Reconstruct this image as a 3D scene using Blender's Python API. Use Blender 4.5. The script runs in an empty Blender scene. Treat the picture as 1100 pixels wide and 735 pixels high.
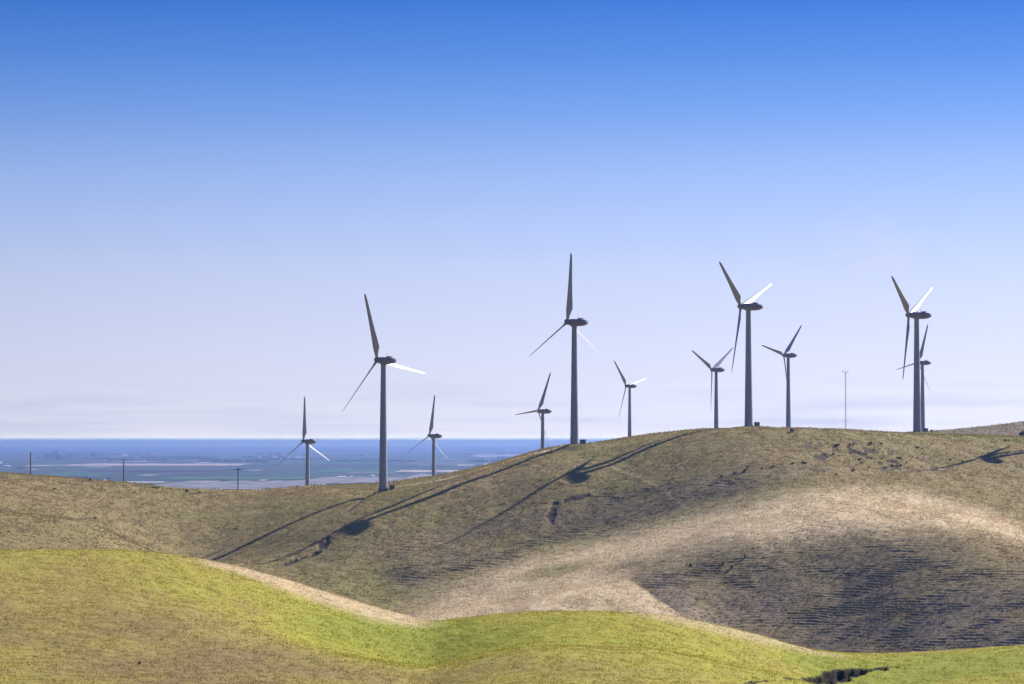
import bpy, bmesh, math, random
import numpy as np
from mathutils import Matrix, Vector

# ------------------------------------------------------------------ camera, light, exposure
SC = bpy.context.scene
COL = SC.collection
F = 3055.0            # focal length in photo pixels (1100 wide)
HZ = 476.4            # photo row of the true horizon
PITCH = math.atan((HZ - 367.5) / F)
SUN_AZ, SUN_EL = math.radians(50), math.radians(36)   # right of straight ahead (+Y), above the ground

cd = bpy.data.cameras.new('camera')
cd.sensor_width = 36.0
cd.lens = 36.0 * F / 1100.0
cd.clip_start, cd.clip_end = 1.0, 300000.0
cam = bpy.data.objects.new('camera', cd)
COL.objects.link(cam)
cam.location = (0, 0, 0)
cam.rotation_euler = (math.pi / 2 + PITCH, 0, 0)
SC.camera = cam

w = bpy.data.worlds.new('World')
SC.world = w
w.use_nodes = True
nt = w.node_tree
nt.nodes.clear()
def N(t, kind, **kw):
    n = t.nodes.new(kind)
    for k, v in kw.items():
        setattr(n, k, v)
    return n
def math_node(t, op, a, b=None, clamp=False):
    n = N(t, 'ShaderNodeMath', operation=op, use_clamp=clamp)
    for i, v in enumerate((a, b)):
        if v is None: continue
        if isinstance(v, (int, float)): n.inputs[i].default_value = v
        else: t.links.new(v, n.inputs[i])
    return n.outputs[0]
def mix_rgb(t, fac, a, b, blend='MIX'):
    n = N(t, 'ShaderNodeMix', data_type='RGBA', blend_type=blend)
    for s, v in ((n.inputs[0], fac), (n.inputs[6], a), (n.inputs[7], b)):
        if isinstance(v, (int, float)): s.default_value = v
        elif isinstance(v, tuple): s.default_value = v if len(v) == 4 else v + (1,)
        else: t.links.new(v, s)
    return n.outputs[2]
def ramp(t, fac, stops, interp='LINEAR'):
    n = N(t, 'ShaderNodeValToRGB')
    r = n.color_ramp
    r.interpolation = interp
    while len(r.elements) < len(stops): r.elements.new(0.5)
    for e, (p, c) in zip(r.elements, stops):
        e.position = p
        e.color = c + (1,) if isinstance(c, tuple) else (c, c, c, 1)
    if fac is not None: t.links.new(fac, n.inputs[0])
    return n.outputs[0]
def srgb(r, g, b):
    return tuple(((c / 255) / 12.92 if c <= 10 else ((c / 255 + .055) / 1.055) ** 2.4) for c in (r, g, b))

EXPOSURE = 1.35
SKY_STRENGTH = 0.05
SC.view_settings.view_transform = 'Standard'
SC.view_settings.look = 'None'
SC.view_settings.gamma = 1
SC.view_settings.use_curve_mapping = False
SC.view_settings.exposure = EXPOSURE

tc = N(nt, 'ShaderNodeTexCoord')
sky = N(nt, 'ShaderNodeTexSky', sky_type='NISHITA', sun_disc=False)
sky.sun_elevation = SUN_EL
sky.sun_rotation = SUN_AZ
sky.air_density, sky.dust_density, sky.ozone_density = 1.0, 0.3, 4.0
sep = N(nt, 'ShaderNodeSeparateXYZ')
nt.links.new(tc.outputs['Generated'], sep.inputs[0])
zc = math_node(nt, 'MAXIMUM', sep.outputs[2], 0.0)
# the clear winter sky: pale at the horizon, deep blue only a few degrees up
K = 1.0 / (SKY_STRENGTH * 2 ** EXPOSURE)
SKY_STOPS = [(0.0, (224, 226, 243)), (0.025, (216, 221, 245)), (0.058, (198, 211, 246)), (0.090, (164, 191, 244)),
             (0.107, (136, 174, 239)), (0.125, (107, 154, 231)), (0.156, (64, 122, 216)), (0.22, (40, 92, 190))]
HAZE_D, HAZE_TOP = 6.5e-5, 71.5
HAZE_SAT = (.225, .355, .73)      # what a long way through the haze looks like
def behind_haze(z, c):
    T = math.exp(-HAZE_D * HAZE_TOP / max(z, .0015))
    return tuple(min(6.0, max(.02, (a - (1 - T) * h) / T)) for a, h in zip(srgb(*c), HAZE_SAT))
st_ = []
for z in (0.0, .0018, .0026, .0036, .005, .0068, .009, .015, .025, .04, .055, .075, .095, .115, .135, .155, .22):
    ps = [p for p, _ in SKY_STOPS]
    c = tuple(float(np.interp(z, ps, [q[1][k] for q in SKY_STOPS])) for k in range(3))
    st_.append((z * 4, tuple(v / 6 for v in behind_haze(z, c))))
skyramp = ramp(nt, math_node(nt, 'MULTIPLY', zc, 4.0), st_)
dp = N(nt, 'ShaderNodeVectorMath', operation='DOT_PRODUCT')      # brighter towards the sun, dimmer away from it
nt.links.new(tc.outputs['Generated'], dp.inputs[0]); dp.inputs[1].default_value = (math.sin(SUN_AZ), math.cos(SUN_AZ), 0)
az = math_node(nt, 'MULTIPLY_ADD', dp.outputs['Value'], 0.9)
az.node.inputs[2].default_value = 0.46
az = math_node(nt, 'MAXIMUM', az, 0.12)
v1 = N(nt, 'ShaderNodeVectorMath', operation='SCALE')
nt.links.new(skyramp, v1.inputs[0]); nt.links.new(math_node(nt, 'MULTIPLY', az, 6 * K), v1.inputs['Scale'])
low = v1.outputs[0]
# a faint band of far cloud over the horizon
mp = N(nt, 'ShaderNodeMapping'); mp.inputs['Scale'].default_value = (9, 9, 150)
nt.links.new(tc.outputs['Generated'], mp.inputs[0])
nz = N(nt, 'ShaderNodeTexNoise'); nz.inputs['Scale'].default_value = 1.7; nz.inputs['Detail'].default_value = 6
nt.links.new(mp.outputs[0], nz.inputs['Vector'])
band = ramp(nt, math_node(nt, 'MULTIPLY', zc, 20.0), [(0.0, 0.0), (0.13, 1.0), (0.28, 1.0), (0.5, 0.0)])
cl = math_node(nt, 'MULTIPLY', ramp(nt, nz.outputs[0], [(0.45, 0.0), (0.75, 1.0)]), band)
low = mix_rgb(nt, math_node(nt, 'MULTIPLY', cl, 0.42), low, tuple(c * K for c in srgb(184, 192, 226)))
# one thin wisp high on the right
wd = N(nt, 'ShaderNodeVectorMath', operation='DISTANCE')
nt.links.new(tc.outputs['Generated'], wd.inputs[0]); wd.inputs[1].default_value = Vector((.128, 1, .063)).normalized()
mp2 = N(nt, 'ShaderNodeMapping'); mp2.inputs['Scale'].default_value = (40, 40, 90); mp2.inputs['Rotation'].default_value = (0, .6, 0)
nt.links.new(tc.outputs['Generated'], mp2.inputs[0])
nz2 = N(nt, 'ShaderNodeTexNoise'); nz2.inputs['Scale'].default_value = 1.0; nz2.inputs['Detail'].default_value = 7; nz2.inputs['Distortion'].default_value = 1.2
nt.links.new(mp2.outputs[0], nz2.inputs['Vector'])
wf = math_node(nt, 'MULTIPLY', ramp(nt, wd.outputs['Value'], [(0.0, 1.0), (.024, 0.0)]), ramp(nt, nz2.outputs[0], [(.42, 0.0), (.7, 1.0)]))
low = mix_rgb(nt, math_node(nt, 'MULTIPLY', wf, .5), low, tuple(c * K for c in srgb(226, 222, 240)))
wmix = ramp(nt, zc, [(0.17, 1.0), (0.42, 0.0)], 'EASE')
skycol = mix_rgb(nt, wmix, mix_rgb(nt, 1.0, sky.outputs[0], (.62, .82, 1.25), 'MULTIPLY'), low)
bg = N(nt, 'ShaderNodeBackground')
bg.inputs[1].default_value = SKY_STRENGTH
nt.links.new(skycol, bg.inputs[0])
wo = N(nt, 'ShaderNodeOutputWorld')
nt.links.new(bg.outputs[0], wo.inputs[0])

sd = bpy.data.lights.new('sun', 'SUN')
sd.energy = 4.6
sd.angle = math.radians(0.5)
sd.color = (1.0, 0.925, 0.81)
sun = bpy.data.objects.new('sun', sd)
COL.objects.link(sun)
SUN_DIR = Vector((math.sin(SUN_AZ) * math.cos(SUN_EL), math.cos(SUN_AZ) * math.cos(SUN_EL), math.sin(SUN_EL)))
sun.rotation_euler = SUN_DIR.to_track_quat('Z', 'Y').to_euler()
sun.location = (300, 300, 400)
SC.cycles.volume_bounces = 0
SC.cycles.max_bounces = 6

# ------------------------------------------------------------------ helpers
def at(px, py, Y):
    """the point at depth Y seen at a pixel of the photograph"""
    return ((px - 550) / F * Y, Y, (HZ - py) / F * Y)

def set_tags(o, label=None, cat=None, group=None, kind=None):
    if label: o['label'] = label
    if cat: o['category'] = cat
    if group: o['group'] = group
    if kind: o['kind'] = kind
    return o
def empty(name, loc, rz=0.0, **kw):
    o = bpy.data.objects.new(name, None)
    o.empty_display_size = 1
    o.location = loc
    o.rotation_euler = (0, 0, rz)
    COL.objects.link(o)
    return set_tags(o, **kw)
def mesh_np(name, V, faces, mat=None, parent=None, smooth=False, attrs=None):
    """faces: an (n,k) array"""
    V = np.asarray(V, np.float32); Fa = np.asarray(faces, np.int32)
    me = bpy.data.meshes.new(name)
    n, k = Fa.shape
    me.vertices.add(len(V)); me.vertices.foreach_set('co', V.ravel())
    me.loops.add(n * k); me.loops.foreach_set('vertex_index', Fa.ravel())
    me.polygons.add(n)
    me.polygons.foreach_set('loop_start', np.arange(0, n * k, k, dtype=np.int32))
    me.polygons.foreach_set('loop_total', np.full(n, k, np.int32))
    me.polygons.foreach_set('use_smooth', np.full(n, smooth, bool))
    for an, av in (attrs or {}).items():
        a = me.attributes.new(an, 'FLOAT', 'POINT')
        a.data.foreach_set('value', np.asarray(av, np.float32))
    me.update(calc_edges=True)
    me.validate()
    if mat: me.materials.append(mat)
    o = bpy.data.objects.new(name, me)
    COL.objects.link(o)
    if parent: o.parent = parent
    return o
class MB:
    def __init__(s): s.bm = bmesh.new()
    def box(s, x0, x1, y0, y1, z0, z1, bevel=0.0):
        vs = [s.bm.verts.new((x, y, z)) for z in (z0, z1) for y in (y0, y1) for x in (x0, x1)]
        fs = [s.bm.faces.new([vs[i] for i in q]) for q in ((0, 2, 3, 1), (4, 5, 7, 6), (0, 1, 5, 4), (2, 6, 7, 3), (0, 4, 6, 2), (1, 3, 7, 5))]
        if bevel:
            es = list({e for f in fs for e in f.edges})
            bmesh.ops.bevel(s.bm, geom=es, offset=bevel, segments=2, affect='EDGES', profile=.6)
        return s
    def rings(s, rings, cap=True):
        prev = None
        for r in rings:
            cur = [s.bm.verts.new(p) for p in r]
            if prev:
                n = len(cur)
                for i in range(n): s.bm.faces.new((prev[i], prev[(i + 1) % n], cur[(i + 1) % n], cur[i]))
            elif cap: s.bm.faces.new(cur[::-1])
            prev = cur
        if cap: s.bm.faces.new(prev)
        return s
    def tube(s, p, q, r0, r1=None, n=8):
        p, q = Vector(p), Vector(q); r1 = r0 if r1 is None else r1
        d = (q - p).normalized()
        a = d.orthogonal().normalized(); b = d.cross(a)
        return s.rings([[c + (a * math.cos(t) + b * math.sin(t)) * r for t in [2 * math.pi * i / n for i in range(n)]] for c, r in ((p, r0), (q, r1))])
    def build(s, name, mat, parent=None, smooth=False):
        bmesh.ops.recalc_face_normals(s.bm, faces=s.bm.faces)
        me = bpy.data.meshes.new(name)
        s.bm.to_mesh(me); s.bm.free()
        if smooth:
            for p in me.polygons: p.use_smooth = True
            me.set_sharp_from_angle(angle=math.radians(35))
        me.materials.append(mat)
        o = bpy.data.objects.new(name, me)
        COL.objects.link(o)
        if parent: o.parent = parent
        return o
def copy_tree(o, parent=None):
    c = o.copy(); COL.objects.link(c)
    if parent: c.parent = parent
    for ch in list(o.children): copy_tree(ch, c)
    return c

# numpy value noise
def _hash(ix, iy, seed):
    h = (ix.astype(np.int64) * 374761393 + iy.astype(np.int64) * 668265263 + seed * 974634777) & 0xffffffff
    h = ((h ^ (h >> 13)) * 1274126177) & 0xffffffff
    return ((h ^ (h >> 16)) & 0xffff).astype(np.float32) / 65535.0
def vnoise(x, y, seed=0):
    ix, iy = np.floor(x), np.floor(y)
    fx, fy = (x - ix).astype(np.float32), (y - iy).astype(np.float32)
    fx = fx * fx * (3 - 2 * fx); fy = fy * fy * (3 - 2 * fy)
    ix = ix.astype(np.int64); iy = iy.astype(np.int64)
    a, b = _hash(ix, iy, seed), _hash(ix + 1, iy, seed)
    c, d = _hash(ix, iy + 1, seed), _hash(ix + 1, iy + 1, seed)
    return (a + (b - a) * fx) * (1 - fy) + (c + (d - c) * fx) * fy
def fbm(x, y, seed=0, octv=4):
    s, a, t = 0, 1.0, 0
    for i in range(octv):
        s = s + a * (vnoise(x * 2 ** i + 13.7 * i, y * 2 ** i - 7.1 * i, seed + i) - .5); t += a; a *= .5
    return s / t * 2

def principled(name, col, rough=0.8, spec=0.3, metal=0.0):
    m = bpy.data.materials.new(name); m.use_nodes = True
    b = m.node_tree.nodes['Principled BSDF']
    b.inputs['Base Color'].default_value = tuple(col) + (1,)
    b.inputs['Roughness'].default_value = rough
    b.inputs['Specular IOR Level'].default_value = spec
    b.inputs['Metallic'].default_value = metal
    return m, m.node_tree, b
def noise(t, scale, detail=4, vec=None, rough=.6, dims='3D'):
    n = N(t, 'ShaderNodeTexNoise', noise_dimensions=dims)
    n.inputs['Scale'].default_value = scale; n.inputs['Detail'].default_value = detail; n.inputs['Roughness'].default_value = rough
    if vec is not None: t.links.new(vec, n.inputs['Vector'])
    return n.outputs[0]

# ------------------------------------------------------------------ terrain: control points measured in the photograph
CP = []
def cp(px, py, Y): CP.append(at(px, py, Y))
# near hill, left mound
for a in [(-200, 600, 335), (0, 590, 338), (130, 589.5, 338), (200, 597, 340), (300, 620, 348), (400, 650, 358), (460, 667, 362),
          (-200, 735, 232), (0, 660, 280), (0, 735, 235), (200, 665, 285), (200, 735, 238), (330, 700, 272), (320, 735, 246), (420, 698, 296), (400, 735, 254), (470, 700, 288), (470, 735, 252), (545, 700, 280),
          # right mound
          (485, 665.5, 350), (520, 661, 338), (600, 655.5, 322), (700, 659, 318), (800, 678, 322), (870, 697, 326), (960, 701, 333), (1100, 692, 335), (1300, 670, 335),
          (500, 735, 252), (600, 735, 251), (700, 735, 253), (800, 735, 268), (900, 738, 305), (1000, 736, 303), (1100, 735, 298), (600, 695, 278), (720, 700, 280), (1300, 735, 290)]: cp(*a)
for x, y, z in [(0, -40, -2), (0, 0, -2), (-60, 60, -9), (60, 60, -9), (0, 140, -19), (-80, 160, -22), (80, 160, -24)]: CP.append((x, y, z))
# hidden valley
for px in (-200, 100, 400, 700, 1000, 1300):
    for Y, z in ((400, -32), (460, -45), (560, -61), (660, -70)):
        CP.append(((px - 550) / F * Y, Y, z - (4 if Y == 400 and px > 600 else 0)))
# main hill: crest
for a in [(-200, 492, 985), (0, 508, 985), (100, 515, 990), (200, 525.5, 990), (280, 526.5, 986), (330, 522.3, 982), (370, 521, 976), (412, 522, 965), (450, 514, 976), (480, 509.6, 976),
          (540, 495.5, 980), (580, 484.5, 980), (617, 479, 973), (650, 474, 980), (700, 466, 984), (750, 461.5, 988), (800, 460, 992), (850, 460, 952), (850, 460.5, 1000), (900, 461, 955), (900, 461.8, 1005), (950, 464, 965), (950, 464.6, 1012),
          (1000, 467, 1030), (1060, 467, 1030), (1100, 467, 1030), (1300, 466, 1030)]: cp(*a)
CP.append((206, 988, -1.0))
# main hill: face, from where the turbines' shadows fall
for a in [(0, 585, 850), (0, 545, 915), (100, 560, 900), (100, 590, 866), (205, 598, 914), (260, 575, 928), (330, 545, 945), (300, 612, 880), (265, 603, 887), (400, 546, 917), (490, 513, 940), (350, 630, 858), (400, 640, 850),
          (750, 463, 977), (620, 505, 941), (550, 538, 923), (480, 570, 905), (660, 500, 945), (750, 520, 908), (850, 500, 908), (900, 490, 926), (1000, 490, 945), (1060, 490, 950), (1100, 484, 960),
          (440, 648, 842), (500, 625, 856), (560, 603, 870), (630, 585, 880), (700, 567, 880), (780, 548, 876), (860, 527, 878), (980, 522, 896), (1050, 530, 898), (1100, 548, 890)]: cp(*a)
# spur (flat dry top), the bowl below it and its nose
for a in [(470, 655, 822), (530, 655, 800), (600, 640, 796), (700, 605, 824), (800, 590, 815), (900, 560, 830), (985, 545, 868), (1050, 556, 850), (1100, 572, 832), (1300, 640, 780),
          (640, 645, 785), (690, 652, 780), (560, 662, 777), (730, 664, 772),
          (745, 618, 806), (800, 640, 792), (900, 630, 796), (1000, 575, 815), (1000, 640, 776), (1100, 600, 795), (1100, 660, 757), (900, 698, 762), (1000, 699, 748), (1100, 697, 735), (800, 688, 769),
          (1300, 700, 715)]: cp(*a)
for px in (-200, 150, 500, 900, 1300): CP.append(((px - 550) / F * 712, 712, -71))
# far side, with the far turbines' feet
TURB = [ # px,py of hub, depth, yaw, roll
    ('A', 326.2, 473.9, 1496, 51, -4), ('B', 405.4, 386.7, 965, 47, -20), ('C', 461.5, 468.0, 1640, 57, 5), ('D', 578.2, 441.5, 1580, 57, 24),
    ('E', 609.8, 345.8, 973, 51, -2), ('F', 672.7, 414.6, 1950, 52, -44), ('G', 764.9, 397.1, 1620, 51, -64), ('H', 796.2, 329.0, 990, 58, -52),
    ('I', 842.2, 381.6, 1600, 51, -78), ('J', 976.8, 338.3, 1018, 61, -57), ('K', 986.5, 389.5, 1650, 49, -102)]
HUB_H = 42.3
HUB_FWD = 2.9
def foot(px, py, Y, yaw):
    h = at(px, py, Y); a = math.radians(yaw)
    return (h[0] + math.sin(a) * HUB_FWD, Y - math.cos(a) * HUB_FWD, h[2] - HUB_H)
for n, px, py, Y, yaw, ro in TURB: CP.append(foot(px, py, Y, yaw))
for a in [(1100, 456, 1500), (1060, 461.5, 1480), (1020, 468, 1460), (1000, 477, 1440), (980, 484, 1440), (920, 492, 1440), (860, 494, 1440), (900, 472, 1620), (950, 475, 1620), (950, 482, 1300), (1000, 482, 1300), (1300, 430, 1550), (1100, 474, 1250), (1200, 474, 1250)]: cp(*a)
for x, y, z in [(180, 1200, -12), (240, 1200, -12), (330, 1250, -10), (0, 1200, -20), (-100, 1200, -34), (-230, 1200, -36), (-330, 1200, -34), (-200, 1700, -70), (-400, 1700, -75), (-500, 2300, -95), (-200, 2300, -96), (100, 2300, -85),
                (400, 2300, -60), (700, 2300, -60), (0, 2900, -100), (-700, 2900, -110), (700, 2900, -100), (0, 1800, -50), (150, 1900, -25), (320, 1800, -15), (500, 1700, 5)]: CP.append((x, y, z))
CP = np.array(CP, float)
S = 300.0
def tps(d2): return .5 * d2 * np.log(d2 + 1e-9)
_A = CP[:, :2] / S
_n = len(_A)
_K = tps(((_A[:, None] - _A[None]) ** 2).sum(-1)) + np.eye(_n) * 1e-4
_P = np.c_[np.ones(_n), _A]
_sol = np.linalg.solve(np.block([[_K, _P], [_P.T, np.zeros((3, 3))]]), np.r_[CP[:, 2], np.zeros(3)])
def rbf(x, y):
    x = np.atleast_1d(np.asarray(x, float)); sh = x.shape
    X = (x / S).ravel(); Y = (np.asarray(y, float) / S).ravel()
    out = np.empty(len(X))
    wv = _sol[:_n].astype(np.float32)
    for i in range(0, len(X), 200000):
        a, b = X[i:i + 200000], Y[i:i + 200000]
        acc = np.zeros(len(a), np.float32)
        for k in range(_n):
            d2 = ((a - _A[k, 0]) ** 2 + (b - _A[k, 1]) ** 2).astype(np.float32)
            acc += wv[k] * .5 * d2 * np.log(d2 + 1e-9)
        out[i:i + 200000] = acc + _sol[_n] + _sol[_n + 1] * a + _sol[_n + 2] * b
    return out.reshape(sh)

# ridgelines as measured: the crest of the main hill and of the near hill
CREST = np.array([(-300, 485), (0, 508), (50, 511.5), (100, 515.3), (150, 520), (200, 525), (240, 526.5), (280, 526.6), (330, 522.3), (370, 521), (410, 519.6), (450, 514), (480, 509.6), (540, 495.5), (580, 483), (600, 479.6), (640, 476), (700, 466), (750, 461.3), (800, 460), (850, 459.8), (900, 461), (950, 464), (1000, 467), (1040, 467.5), (1100, 469), (1400, 474)], float)
NEARC = np.array([(-300, 600), (0, 590), (60, 589), (130, 589.5), (200, 597), (250, 607), (300, 620), (350, 635), (400, 650), (440, 662), (465, 666.5), (520, 660.5), (560, 657), (600, 655.5), (650, 656), (700, 659), (750, 667), (800, 678), (840, 689), (870, 697), (910, 700.5), (960, 701), (1030, 697.5), (1100, 692), (1400, 670)], float)
def smooth_interp(tab, xs):
    v = np.interp(xs, tab[:, 0], tab[:, 1])
    return v
UG = np.linspace(-.34, .34, 480)
PXG = 550 + UG * F
def ridge_fix(tab, y0, y1, step, rel=1.0):
    ys = np.arange(y0, y1, step)
    U, Yv = np.meshgrid(UG, ys)
    z = rbf(U * Yv, Yv)
    py = HZ - z / Yv * F
    d = py.min(0) - smooth_interp(tab, PXG)
    k = np.hanning(13); k /= k.sum()
    d = np.convolve(np.pad(d, 6, mode='edge'), k, 'valid')
    return d
D_MAIN = ridge_fix(CREST, 840, 1120, 4.0)
D_NEAR = ridge_fix(NEARC, 225, 400, 2.0)
print('ridge fix main', D_MAIN.min(), D_MAIN.max(), 'near', D_NEAR.min(), D_NEAR.max())
def sstep(a, b, x): t = np.clip((x - a) / (b - a), 0, 1); return t * t * (3 - 2 * t)
def base_z(x, y):
    x = np.asarray(x, float); y = np.asarray(y, float)
    z = rbf(x, y)
    yy = np.maximum(y, 50)
    u = x / yy
    wm = sstep(850, 940, y) * (1 - sstep(1060, 1250, y))
    wn = sstep(190, 270, y) * (1 - sstep(400, 480, y))
    z = z + yy / F * (wm * np.interp(u, UG, D_MAIN) + wn * np.interp(u, UG, D_NEAR))
    return z
def zat(x, y): return float(base_z(np.array([x]), np.array([y]))[0])
def hit(px, py, y0, y1):
    """where the ray through a photo pixel meets the terrain between two depths"""
    ys = np.arange(y0, y1, .5)
    g = base_z((px - 550) / F * ys, ys); r = (HZ - py) / F * ys
    i = np.argmax(g >= r) if (g >= r).any() else len(ys) - 1
    return np.array([(px - 550) / F * ys[i], ys[i], g[i]])

# patches of vegetation and soil, in metres on the ground
def blob(x, y, c, rx, ry, ang=0.0, soft=.5):
    ca, sa = math.cos(ang), math.sin(ang)
    dx, dy = x - c[0], y - c[1]
    a, b = (dx * ca + dy * sa) / rx, (-dx * sa + dy * ca) / ry
    return 1 - sstep(1 - soft, 1 + soft, np.sqrt(a * a + b * b))
def line_dist(x, y, pts):
    d = np.full(x.shape, 1e9)
    for (ax, ay), (bx, by) in zip(pts[:-1], pts[1:]):
        vx, vy = bx - ax, by - ay
        t = np.clip(((x - ax) * vx + (y - ay) * vy) / (vx * vx + vy * vy), 0, 1)
        d = np.minimum(d, np.hypot(x - ax - t * vx, y - ay - t * vy))
    return d
def poly_mask(x, y, pts, soft):
    inside = np.zeros(x.shape, bool)
    n = len(pts)
    for i in range(n):
        (ax, ay), (bx, by) = pts[i], pts[(i + 1) % n]
        c = ((ay > y) != (by > y)) & (x < (bx - ax) * (y - ay) / (by - ay + 1e-12) + ax)
        inside ^= c
    d = line_dist(x, y, list(pts) + [pts[0]]) * np.where(inside, 1, -1)
    return sstep(-soft, soft, d)
def chain(pxs, y0, y1): return [tuple(hit(px, py, y0, y1)[:2]) for px, py in pxs]

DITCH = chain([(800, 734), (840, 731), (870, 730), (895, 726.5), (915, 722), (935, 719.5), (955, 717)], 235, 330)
GULLY1 = chain([(308, 606), (320, 601), (335, 597), (345, 592), (349, 585), (352, 578)], 820, 985)
GULLY2 = chain([(594, 566), (592, 556), (594, 548), (598, 541), (610, 537), (632, 532)], 820, 985)
GULLY3 = chain([(372, 550), (385, 541), (400, 533), (418, 527)], 820, 985)
TRACK = chain([(418, 524), (450, 519), (480, 513), (520, 502.5), (560, 492), (600, 482), (640, 477.5)], 900, 990)
BOWL = chain([(738, 667), (710, 649), (680, 626), (662, 608), (700, 616), (740, 606), (790, 596), (840, 588), (900, 583), (985, 585), (1060, 602), (1110, 618), (1250, 650), (1250, 716), (1000, 716), (760, 700)], 700, 960)
PALE = chain([(420, 664), (470, 640), (520, 618), (600, 592), (700, 562), (800, 540), (900, 525), (985, 528), (1060, 548), (1120, 572), (1120, 590), (1060, 578), (985, 568), (900, 572), (830, 582), (760, 594), (700, 604), (660, 607), (675, 622), (705, 643), (745, 672), (600, 682), (450, 680)], 700, 960)
RIPPLE = chain([(640, 528), (700, 520), (760, 508), (830, 500), (900, 505), (830, 520), (760, 540), (700, 556), (600, 588), (540, 608), (480, 625), (430, 636), (400, 600), (440, 572), (520, 560), (580, 545)], 800, 960)
PATH = chain([(655, 500), (685, 513), (710, 524), (722, 536), (740, 548)], 820, 985)

def field(x, y):
    """height and the amounts of green, straw, bare soil and terracing at ground points"""
    z = base_z(x, y)
    near = 1 - sstep(430, 470, y)
    big = fbm(x / 40, y / 40, 3, 4)
    med = fbm(x / 9, y / 14, 11, 4)
    green = np.zeros_like(z); straw = np.zeros_like(z); soil = np.zeros_like(z)
    # --- near hill
    e = 2.0
    gn = near * (0.88 + .55 * big + .25 * fbm(x / 3.5, y / 7, 13, 3))
    for (px, py), rx, ry, amt in [((440, 685), 9, 22, .95), ((340, 665), 10, 14, .3), ((380, 705), 9, 12, .5), ((300, 722), 7, 8, .3), ((560, 672), 12, 12, .35), ((1000, 718), 17, 12, .8), ((930, 727), 9, 8, .7), ((1080, 705), 9, 14, .4), ((650, 690), 14, 10, .25),
                                  ((80, 710), 34, 30, -.62), ((170, 690), 18, 22, -.45), ((430, 726), 13, 7, -.5), ((230, 705), 14, 15, -.45), ((20, 640), 18, 22, -.3), ((120, 620), 18, 20, -.15), ((740, 722), 14, 7, -.25), ((600, 722), 12, 6, -.05), ((250, 640), 10, 18, -.2)]:
        gn = gn + .75 * amt * blob(x + 9 * med, y + 14 * med + 12 * big, hit(px, py, 225, 360), rx, ry, 0, .95) * near
    green = green + np.clip(gn, 0, 1.5) + near * .3 * med
    # crown of the ridges left dry and pale
    rim = chain([(205, 601), (260, 614), (300, 629), (350, 647), (400, 662), (435, 668)], 290, 372)
    rx_ = np.array([p[0] for p in rim]); ry_ = np.array([p[1] for p in rim]); o_ = np.argsort(rx_)
    inx = sstep(rx_.min() - 2, rx_.min() + 4, x) * (1 - sstep(rx_.max(), rx_.max() + 5, x))
    rb = sstep(-5, 2, y - np.interp(x, rx_[o_], ry_[o_]) + 3 * med) * inx
    rim2 = chain([(715, 662.5), (800, 680.8), (868, 697.6)], 290, 345)
    rb2 = (1 - sstep(1.0, 6, line_dist(x, y, rim2)))
    back = sstep(342, 356, y + .12 * x) * near
    straw = straw + near * np.clip(np.maximum(rb, back * .9), 0, 1) + .7 * rb2 * near
    # --- main hill
    far = 1 - near
    gm = far * (.27 + .34 * big + .14 * med)
    for (px, py), rx, ry, amt in [((430, 635), 22, 26, .35), ((620, 583), 30, 12, .30), ((600, 612), 12, 8, .55), ((560, 560), 30, 18, .15), ((720, 520), 30, 14, .25), ((780, 545), 26, 10, .2), ((600, 486), 16, 10, .3), ((1060, 470), 35, 14, .5), ((420, 530), 22, 16, .2), ((850, 470), 40, 12, .1)]:
        gm = gm + amt * blob(x, y, hit(px, py, 740, 1010), rx, ry, 0, .8) * far
    green = green + np.clip(gm, 0, 1)
    jx, jy = x + 3.5 * med + 5 * big, y + 5 * med + 6 * big
    bowl = poly_mask(jx, jy, BOWL, 24.0)
    nose = blob(x, y, hit(700, 640, 715, 900), 11, 20, 0, .4)
    bowl = bowl * (1 - nose) + nose * poly_mask(x + .5 * med, y + .8 * med, BOWL, 1.0)
    st = poly_mask(jx, jy, PALE, 14.0) * (1 - nose) + nose * poly_mask(x + .5 * med, y + .8 * med, PALE, 1.0)
    ripple = poly_mask(jx, jy, RIPPLE, 8.0) * (1 - st)
    straw = straw + far * st * np.clip(.85 + .5 * med, .3, 1) * (1 - .6 * blob(x, y, hit(600, 612, 740, 960), 13, 8, 0, .8))
    # tracks and broken earth
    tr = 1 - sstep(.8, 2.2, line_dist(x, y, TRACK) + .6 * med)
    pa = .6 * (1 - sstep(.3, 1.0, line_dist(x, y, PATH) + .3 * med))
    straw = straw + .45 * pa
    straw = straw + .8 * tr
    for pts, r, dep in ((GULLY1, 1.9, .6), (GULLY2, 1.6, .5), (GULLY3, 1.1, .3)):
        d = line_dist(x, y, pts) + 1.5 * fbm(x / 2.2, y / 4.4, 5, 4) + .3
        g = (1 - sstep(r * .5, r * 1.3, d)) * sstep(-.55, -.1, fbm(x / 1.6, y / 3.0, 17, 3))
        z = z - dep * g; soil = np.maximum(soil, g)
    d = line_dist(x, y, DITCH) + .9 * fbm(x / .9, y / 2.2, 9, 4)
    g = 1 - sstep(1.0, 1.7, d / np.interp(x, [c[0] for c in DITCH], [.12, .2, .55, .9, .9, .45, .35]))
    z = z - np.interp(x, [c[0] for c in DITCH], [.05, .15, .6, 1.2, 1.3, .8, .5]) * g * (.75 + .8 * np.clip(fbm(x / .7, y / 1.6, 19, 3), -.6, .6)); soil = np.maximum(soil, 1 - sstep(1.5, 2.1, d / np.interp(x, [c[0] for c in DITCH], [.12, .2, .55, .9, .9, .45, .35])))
    # hummocks and broken turf
    broken = blob(x, y, hit(935, 493, 860, 1000), 26, 14, 0, .6) * far
    bn = fbm(x / 2.6, y / 4.2, 21, 3)
    soil = np.maximum(soil, broken * sstep(.16, .34, bn))
    z = z + far * (.55 * big * .6 + .16 * med) * (1 - sstep(1015, 1040, y)) + near * (.10 * med + .12 * big)
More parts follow.
